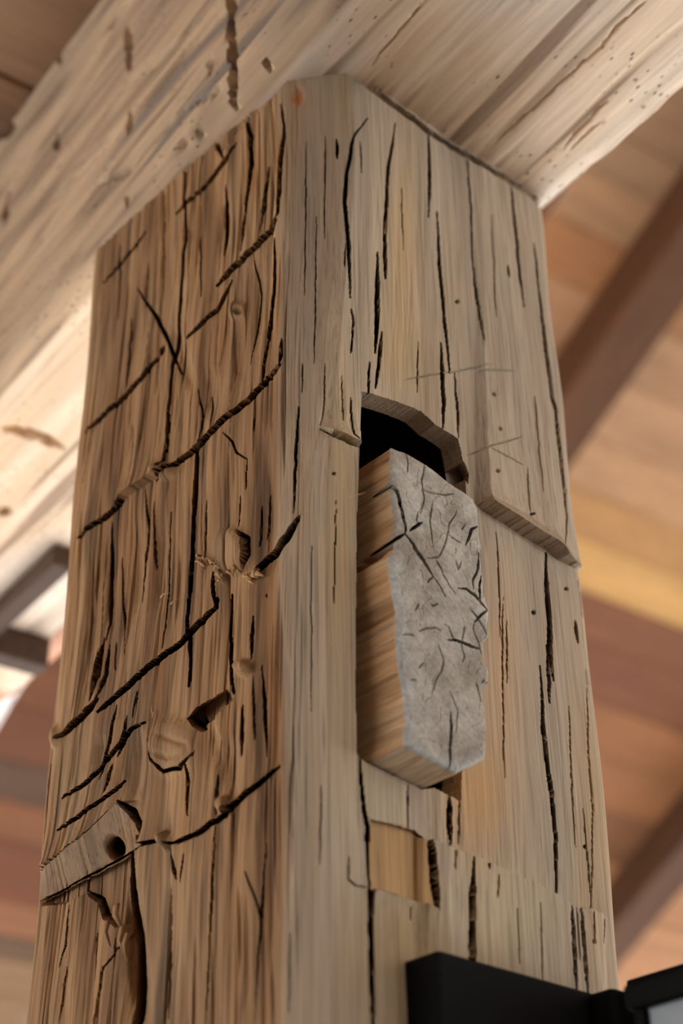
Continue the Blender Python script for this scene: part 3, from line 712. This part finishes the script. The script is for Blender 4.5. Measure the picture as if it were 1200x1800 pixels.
# ------------------------------------------------------------------ the beam
def build_beam():
    x0, x1, zt = .4035, .662, 1.172
    ny = 440; ys = np.concatenate([[-2.5, -1, .0], np.linspace(.3, 1.85, ny), [2.2, 3.6]])
    nside, nun, nri = 110, 190, 18
    e = .028
    rows = []; nr = []
    for y in ys:
        xr = x1 + .004 * math.sin(y * 9) + .02 * float(sstep(.9, 1.6, y))
        A = np.stack([np.full(nside, x0), np.linspace(zt, H_BEAM + e, nside, endpoint=False)], 1)
        th = np.linspace(0, math.pi / 2, 10)
        B = np.stack([x0 + e - e * np.cos(th), H_BEAM + e - e * np.sin(th)], 1)
        C = np.stack([np.linspace(x0 + e, xr - .004, nun + 1)[1:], np.full(nun, H_BEAM)], 1)
        D = np.stack([np.full(nri, xr), np.linspace(H_BEAM + .004, H_BEAM + .05, nri)], 1)
        E_ = np.array([[xr, 1.0], [xr, zt], [(x0 + xr) / 2, zt]])
        rows.append(np.concatenate([A, B, C, D, E_]))
        nr.append(np.concatenate([np.tile([-1., 0], (nside, 1)), np.stack([-np.cos(th), -np.sin(th)], 1), np.tile([0, -1.], (nun, 1)), np.tile([1., 0], (nri, 1)), np.zeros((3, 2))]))
    XZ = np.array(rows); NN = np.array(nr).reshape(-1, 2); nu = XZ.shape[1]; nyt = len(ys)
    P = np.zeros((nyt * nu, 3)); P[:, 0] = XZ[..., 0].reshape(-1); P[:, 2] = XZ[..., 1].reshape(-1); P[:, 1] = np.repeat(ys, nu)
    k = np.tile(np.arange(nu), nyt)
    side = k < nside; und = (k >= nside + 10) & (k < nside + 10 + nun); rgt = (k >= nside + 10 + nun) & (k < nside + 10 + nun + nri); front = k < nside + 10 + nun + nri
    PX, PY = project(P, RB)
    vis = front & (P[:, 1] >= .29) & (P[:, 1] < 1.9)
    R = Relief(np.where(vis, PX, -9999), np.where(vis, PY, -9999), wob=1.5, seed=91)
    U = np.where(side, P[:, 2] - 1, P[:, 0]); Yw = P[:, 1]
    R.h += vis * (.003 * fbm(U * 14, Yw * 3, 92) + .0012 * fbm(U * 90, Yw * 7, 93))
    R.h += side * vis * (.0028 * fbm(U * 40, Yw * 6, 94) + .0012 * fbm(U * 160, Yw * 12, 95))
    g = vnoise(U * 130 + vnoise(U * 30, Yw * 8, 97), Yw * 6, 96)
    R.h -= vis * (.004 * side + .0012 * und) * np.clip(g - .25, 0, 1) * 4
    c = R.crack
    sidem = k < nside + 10
    hold = R.h.copy()
    for pts, wd, dp in [([(396, -30), (404, 40), (408, 110), (413, 192)], 13, .03), ([(222, 40), (224, 80), (222, 122)], 8, .012), ([(228, 185), (226, 235)], 6, .008),
                        ([(470, 96), (471, 128)], 6, .010), ([(370, 95), (369, 130)], 6, .008), ([(96, 230), (100, 262)], 9, .012), ([(14, 330), (8, 395)], 8, .01), ([(112, 78), (101, 108)], 9, .012),
                        ([(235, 285), (270, 245), (300, 210), (330, 190)], 9, .012), ([(330, 190), (400, 145)], 5, .006), ([(180, 60), (205, 28), (230, 0)], 9, .012),
                        ([(0, 245), (30, 215)], 12, .014), ([(60, 385), (130, 310), (215, 225)], 5, .005), ([(230, 150), (290, 90), (360, 20)], 6, .006), ([(120, 300), (200, 230)], 4, .004),
                        ([(160, 330), (235, 290)], 6, .006), ([(20, 470), (90, 390)], 5, .005), ([(270, 300), (320, 255), (380, 215)], 6, .006), ([(60, 520), (140, 430)], 5, .005), ([(225, 350), (225, 360)], 7, .008)]:
        c(pts, wd, dp)
    R.h = np.where(sidem, R.h, hold); hold = R.h.copy()
    for pts, wd, dp in [([(861, 257), (950, 178), (1054, 82), (1120, 10)], 3.5, .004), ([(1070, 60), (1135, 0)], 4, .004), ([(472, 95), (512, 50), (556, -4)], 5, .006), ([(650, 118), (700, 60), (760, -10)], 3.5, .003),
                        ([(0, 752), (30, 755), (70, 766), (100, 780), (114, 788)], 15, .02), ([(-4, 897), (20, 900)], 14, .02), ([(90, 560), (60, 590)], 8, .004), ([(60, 1000), (100, 960)], 5, .003),
                        ([(990, 260), (1040, 205), (1075, 170)], 4, .0035), ([(1000, 265), (1060, 210)], 3, .003)]:
        c(pts, wd, dp)
    R.h = np.where(und, R.h, hold)
    # torn edge on the right
    near_edge = np.exp(-np.maximum(0, P[:, 0] * -1 + .662) / .012) * (und | rgt)
    R.h += near_edge * (.006 * fbm(Yw * 26, P[:, 2] * 60, 98, 3) - .002) * vis
    # colours
    n1 = fbm(U * 50, Yw * 5, 101)[:, None]; n2 = fbm(U * 10, Yw * 3, 102)[:, None]; n3 = fbm(U * 140, Yw * 9, 103)[:, None]
    s0 = np.array(srgb(192, 162, 130)); s1 = np.array(srgb(164, 138, 112)); s2 = np.array(srgb(122, 98, 78)); s3 = np.array(srgb(112, 104, 98))
    side2 = k < nside + 8
    cs = s0 + (s1 - s0) * np.clip(.3 + 1.6 * n1, 0, 1); cs = cs + (s2 - cs) * np.clip(n3 * 2.0 - .1, 0, .8); cs = cs + (s3 - cs) * np.clip(fbm(U * 34, Yw * 4, 107)[:, None] * 2.6 - .5, 0, .75)
    u0 = np.array(srgb(226, 199, 170)); u1 = np.array(srgb(212, 178, 142)); u2 = np.array(srgb(136, 108, 84)); u3 = np.array(srgb(234, 226, 216))
    st = fbm(U * 120 + 1.2 * n2[:, 0], Yw * 3.6, 104, 2)[:, None]
    cu = u0 + (u1 - u0) * np.clip(.4 + 1.0 * n1, 0, 1); cu = cu + (u3 - cu) * np.clip(n2 * 1.2, 0, .5)
    cu = cu + (u2 - cu) * np.clip(st * 5 - .95, 0, .8)
    far = np.clip((Yw - .85) / .2, 0, 1)[:, None]
    bark = np.array(srgb(196, 132, 98))
    col = np.where(side2[:, None], cs, cu)
    rr = (np.clip((P[:, 0] - .652) / .006, 0, 1) * np.clip(fbm(Yw * 14, P[:, 2] * 40, 105) * 3 + .7, 0, 1))[:, None] * (~side)[:, None]
    col = col + (bark - col) * rr * .8
    h = np.clip(R.h, -.03, .012) * vis
    hole = h < -.0095
    # rest flat on the post head
    P[:, 0] += NN[:, 0] * h; P[:, 2] += NN[:, 1] * h
    org = np.array([.53, .7, H_BEAM])
    idx = np.arange(nu * nyt).reshape(nyt, nu); idx = np.concatenate([idx, idx[:, :1]], 1)
    q = np.stack([idx[:-1, :-1], idx[1:, :-1], idx[1:, 1:], idx[:-1, 1:]], -1).reshape(-1, 4)
    q = q[~hole[q].all(1)]
    me = raw_mesh('timber_beam', P - org, q, MAT_BEAM2, True, col, extra=[list(range(nu)), list(range(nu * (nyt - 1), nu * nyt))[::-1]])
    o = link('timber_beam', me); o.location = org + EYE
    tag(o, 'heavy pale timber beam with streaked grain lying across the top of the post', 'beam')
MAT_BEAM2 = wood_mat('streaked_beam', (1, .07, 1), contrast=.14, bump=.2, fiber=260, dots=(230, .22, (1, .4, 1)))
build_beam()

# ------------------------------------------------------------------ short dark timbers under the far part of the beam
MAT_DARK = wood_mat('dark_timber', (1, .1, 1), base=srgb(74, 54, 40), contrast=.3, bump=.1, fiber=120)
def dark_timbers():
    def on_wx(px, py, x):
        r = ray_w(px, py); return r * x / r[0]
    a = at_z(97, 955, H_BEAM); b = on_wx(10, 1105, a[0]); hgt = H_BEAM - b[2]
    me = box_mesh('cleat', (0, 0, -.022), (.022, 1.0, 0), MAT_DARK, .003)
    o = link('timber_cleat', me); o.location = np.array([a[0], a[1], H_BEAM]) + EYE
    tag(o, 'dark squared timber cleat running along the underside of the bright beam', 'cleat')
    a2 = at_z(0, 1112, H_BEAM); a3 = at_z(74, 1140, H_BEAM)
    me = box_mesh('cleat', (0, 0, -.035), (a3[0] - a2[0] + .008, .03, 0), MAT_DARK, .004)
    o = link('timber_cleat', me); o.location = np.array([a2[0] - .01, a2[1] - .02, H_BEAM]) + EYE
    tag(o, 'short dark timber cleat set crosswise under the bright beam, lower of the two', 'cleat')
dark_timbers()

# ------------------------------------------------------------------ roof: boards on rafters, falling away from the camera
RV = unit([0, -.891, .454]); RN = unit([0, .454, .891])        # up the slope, outward normal
ROOF0 = ray_w(1100, 1000) * 5.0
def roof_hit(px, py, off=0.0):
    r = ray_w(px, py); return r * ((RN @ ROOF0 - off) / (RN @ r))
def ridge_y(y): return ROOF0 + RV * ((y - ROOF0[1]) / RV[1])
def roof():
    root = empty('ceiling_boards', ROOF0 + EYE); tag(root, 'sloping ceiling of warm brown boards on rafters', 'ceiling', kind='structure')
    rot = Matrix([[1, RV[0], RN[0]], [0, RV[1], RN[1]], [0, RV[2], RN[2]]])
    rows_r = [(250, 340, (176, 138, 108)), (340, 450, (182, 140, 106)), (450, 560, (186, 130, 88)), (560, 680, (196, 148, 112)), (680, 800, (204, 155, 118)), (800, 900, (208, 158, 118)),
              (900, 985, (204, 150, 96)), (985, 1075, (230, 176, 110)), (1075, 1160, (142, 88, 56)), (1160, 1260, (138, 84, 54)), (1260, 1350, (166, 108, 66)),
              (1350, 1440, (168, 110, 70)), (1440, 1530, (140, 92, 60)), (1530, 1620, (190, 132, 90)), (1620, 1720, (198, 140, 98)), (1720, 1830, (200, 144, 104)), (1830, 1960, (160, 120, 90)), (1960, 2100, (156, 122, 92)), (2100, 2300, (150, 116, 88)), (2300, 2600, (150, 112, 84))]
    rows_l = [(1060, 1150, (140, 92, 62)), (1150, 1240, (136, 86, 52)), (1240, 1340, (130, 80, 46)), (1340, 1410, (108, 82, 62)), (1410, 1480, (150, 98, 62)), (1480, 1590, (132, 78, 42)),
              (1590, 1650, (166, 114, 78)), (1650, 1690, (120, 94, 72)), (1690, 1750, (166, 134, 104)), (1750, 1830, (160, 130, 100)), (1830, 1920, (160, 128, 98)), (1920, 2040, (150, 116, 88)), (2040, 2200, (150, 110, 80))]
    mats = {}
    def mat(cc):
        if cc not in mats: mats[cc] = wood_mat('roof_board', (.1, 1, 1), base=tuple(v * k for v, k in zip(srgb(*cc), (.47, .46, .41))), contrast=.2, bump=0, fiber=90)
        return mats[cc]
    def vcoord(px, py): return (roof_hit(px, py) - ROOF0) @ RV
    xs = roof_hit(60, 1190)[0]; xm = roof_hit(560, 1000)[0]
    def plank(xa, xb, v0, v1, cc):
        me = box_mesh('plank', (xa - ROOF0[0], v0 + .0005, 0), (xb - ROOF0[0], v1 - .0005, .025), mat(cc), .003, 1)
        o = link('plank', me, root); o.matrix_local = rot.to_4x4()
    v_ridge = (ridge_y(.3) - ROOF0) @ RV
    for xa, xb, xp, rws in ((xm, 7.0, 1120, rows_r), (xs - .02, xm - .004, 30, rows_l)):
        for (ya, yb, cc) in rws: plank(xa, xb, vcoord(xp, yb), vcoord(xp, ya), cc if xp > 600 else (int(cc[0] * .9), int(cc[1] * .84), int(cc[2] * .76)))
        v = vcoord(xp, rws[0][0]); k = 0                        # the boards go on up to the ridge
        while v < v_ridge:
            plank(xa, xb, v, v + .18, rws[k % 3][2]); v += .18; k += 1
    # added rear slope, out of view, blocks sun from the floor behind the camera
    ridge = ROOF0 + RV * ((.3 - ROOF0[1]) / RV[1])
    RW = np.array([0, .891, .454]); RM = np.array([0, -.454, .891])
    rot2 = Matrix([[1, RW[0], RM[0]], [0, RW[1], RM[1]], [0, RW[2], RM[2]]])
    rear = empty('ceiling_rear_blocker', ridge + EYE); tag(rear, 'added unseen rear roof slope behind the camera, blocking the sun', 'ceiling', kind='structure')
    for i in range(14):
        me = box_mesh('plank', (-4.5, -(i + 1) * .25 + .0005, 0), (7.0 - ridge[0] + 1, -i * .25 - .0005, .025), mat(rows_r[i % 4][2]), .003, 1)
        o = link('plank', me, rear); o.matrix_local = rot2.to_4x4()
    # rafters
    MR = wood_mat('rafter_wood', (1, .1, 1), base=srgb(72, 43, 20), contrast=.25, bump=0, fiber=80)
    half = .078
    anchors = [((1112, 560), 'dark brown rafter behind the post, upper one beside the beam end'), ((1155, 1545), 'dark brown rafter low at the right edge above the black lamp bracket')]
    L = 7.0
    me = box_mesh('rafter', (-half, -L / 2, -.14), (half, L / 2, -.001), MR, .01)
    for (p, lab) in anchors:
        c0 = roof_hit(*p, off=.09)
        o = link('rafter', me); vv = (c0 - ROOF0) @ RV
        loc = np.array([c0[0], 0, 0]) + np.array([0, *(ROOF0 + RV * 0)[1:]])
        o.matrix_world = Matrix.Translation(Vector(loc + EYE)) @ rot.to_4x4()
        tag(o, lab, 'rafter', 'sloping roof rafters')
roof()

# ------------------------------------------------------------------ upper floor boards resting on the beam (top left)
def loft():
    root = empty('ceiling', np.array([-.4, 1.0, 1.176]) + EYE); tag(root, 'brown loft boards lying above the beam', 'ceiling', kind='structure')
    cl = [(160, 124, 94), (168, 126, 92), (206, 152, 104), (158, 120, 92), (168, 128, 96), (150, 114, 86)]
    ms = [wood_mat('loft_board', (.1, 1, 1), base=srgb(*c), contrast=.2, bump=0, fiber=90) for c in cl]
    y = -.3; i = 0
    while y < 2.4:
        me = box_mesh('plank', (-1.2, y - 1.0, 0), (.85, y - 1.0 + .146, .03), ms[(i * 5 + 2) % 6], .003, 1)
        link('plank', me, root); y += .15; i += 1
loft()

# ------------------------------------------------------------------ black lantern bracket on the post
def lantern():
    x0 = .5460; zt = .2490; yf = .5453
    root = empty('wall_lamp', P2W @ np.array([.61, YR, zt - .12]) + EYE, POST_ROT)
    tag(root, 'black metal wall lamp bracket fixed low on the post below the tenon', 'wall lamp')
    og = np.array([.61, YR, zt - .12])
    def part(name, lo, hi, bev=.0015, mt=MAT_BLACK, par=root):
        return link(name, box_mesh(name, np.array(lo) - og, np.array(hi) - og, mt, bev), par)
    part('back_plate', (x0, yf, zt - .24), (.690, YR + .001, zt), .002)
    # arm reaching towards the viewer from the right-hand end, with a collar at the plate
    part('collar', (.6512, .5285, zt - .060), (.684, .5450, zt - .0015), .003)
    gx, gy, gz = on_y(1128, 1776, .478)
    part('arm', (.664, .40, zt - .035), (.6805, .530, zt + .0045), .002)
    part('lantern_roof', (gx - .006, gy - .115, gz), (gx + .116, gy + .006, gz + .012), .003)
    glass = plain_mat('seeded_glass', srgb(150, 156, 160), .15, 0, .1, 60)
    y0, y1, xa, xb = gy - .11, gy, gx, gx + .11
    for (lo, hi) in [((xa, y0, gz - .16), (xb, y0 + .003, gz)), ((xa, y1 - .003, gz - .16), (xb, y1, gz)),
                     ((xa, y0 + .004, gz - .16), (xa + .003, y1 - .004, gz)), ((xb - .003, y0 + .004, gz - .16), (xb, y1 - .004, gz))]:
        part('glass_pane', lo, hi, 0, glass)
    for xx in (xa - .003, xb - .003):
        for yy in (y0 - .003, y1 - .003):
            part('corner_bar', (xx, yy, gz - .165), (xx + .006, yy + .006, gz), .001)
    part('lantern_base', (gx - .006, gy - .115, gz - .18), (gx + .116, gy + .006, gz - .162), .003)
lantern()

# ------------------------------------------------------------------ torn fibres on the post's hewn side
def splinters():
    rnd = random.Random(5)
    mt = wood_mat('pale_fibre', (1, 1, 1), base=srgb(190, 148, 104), contrast=.15, bump=0, fiber=300)
    mt2 = wood_mat('brown_fibre', (1, 1, 1), base=srgb(150, 112, 76), contrast=.2, bump=0, fiber=300)
    def strip(p0, p1, lift0, lift1, wid, thk, m_):
        """A tapered chip from picture point p0 to p1 on the left face, lifted off the surface."""
        a = on_x(*p0, XL - lift0); b = on_x(*p1, XL - lift1)
        mid = (a + b) / 2 + np.array([-.001 - .002 * rnd.random(), rnd.uniform(-.001, .001), rnd.uniform(-.001, .001)])
        ax = unit(b - a); sd = unit(np.cross(ax, [-1, 0, 0])); up = np.cross(sd, ax)
        V = []
        for q, k in ((a, 1.0), (mid, .85), (b, .25)):
            for sx_, sy_ in ((-1, -1), (1, -1), (1, 1), (-1, 1)):
                V.append(q + sd * wid * k * .5 * sx_ + up * thk * k * .5 * sy_)
        F = [(0, 3, 2, 1), (8, 9, 10, 11)]
        for r_ in (0, 4):
            for k in range(4): F.append((r_ + k, r_ + (k + 1) % 4, r_ + 4 + (k + 1) % 4, r_ + 4 + k))
        me = raw_mesh('splinter', np.array(V) - POST_ORG, np.array(F), m_, False)
        link('splinter', me, post)
    for k in range(16):                                         # below the sawn knot stub
        x = 382 + k * 4.9 + rnd.uniform(-2, 2); y = 1004 + 10 * math.sin(k * .8) + (k > 10) * 6
        strip((x, y), (x + rnd.uniform(-9, 12), y + rnd.uniform(4, 17)), .001, .002 + .002 * rnd.random(), .0012 + .0022 * rnd.random(), .001, mt)
    for k in range(9):                                          # curled shavings left of the stub
        x = 345 + k * 4; y = 985 + rnd.uniform(-10, 14)
        strip((x, y), (x + rnd.uniform(-10, 10), y + rnd.uniform(-10, 10)), .0015, .005, .0014, .0008, mt)
    for x, y, dx, dy, wd in [(205, 1590, 10, 44, .004), (216, 1628, 4, 50, .003), (190, 1618, 4, 46, .003), (226, 1640, -4, 44, .003)]:
        strip((x, y), (x + dx, y + dy), .004, .001, wd, .002, mt2)
    for x, y, dx, dy in [(615, 875, 28, -9), (268, 1255, 3, -18), (282, 1050, 18, -8), (300, 1062, 14, -10), (268, 1262, 6, -14)]:
        strip((x, y), (x + dx, y + dy), .002, .003, .0008, .0006, mt)
splinters()
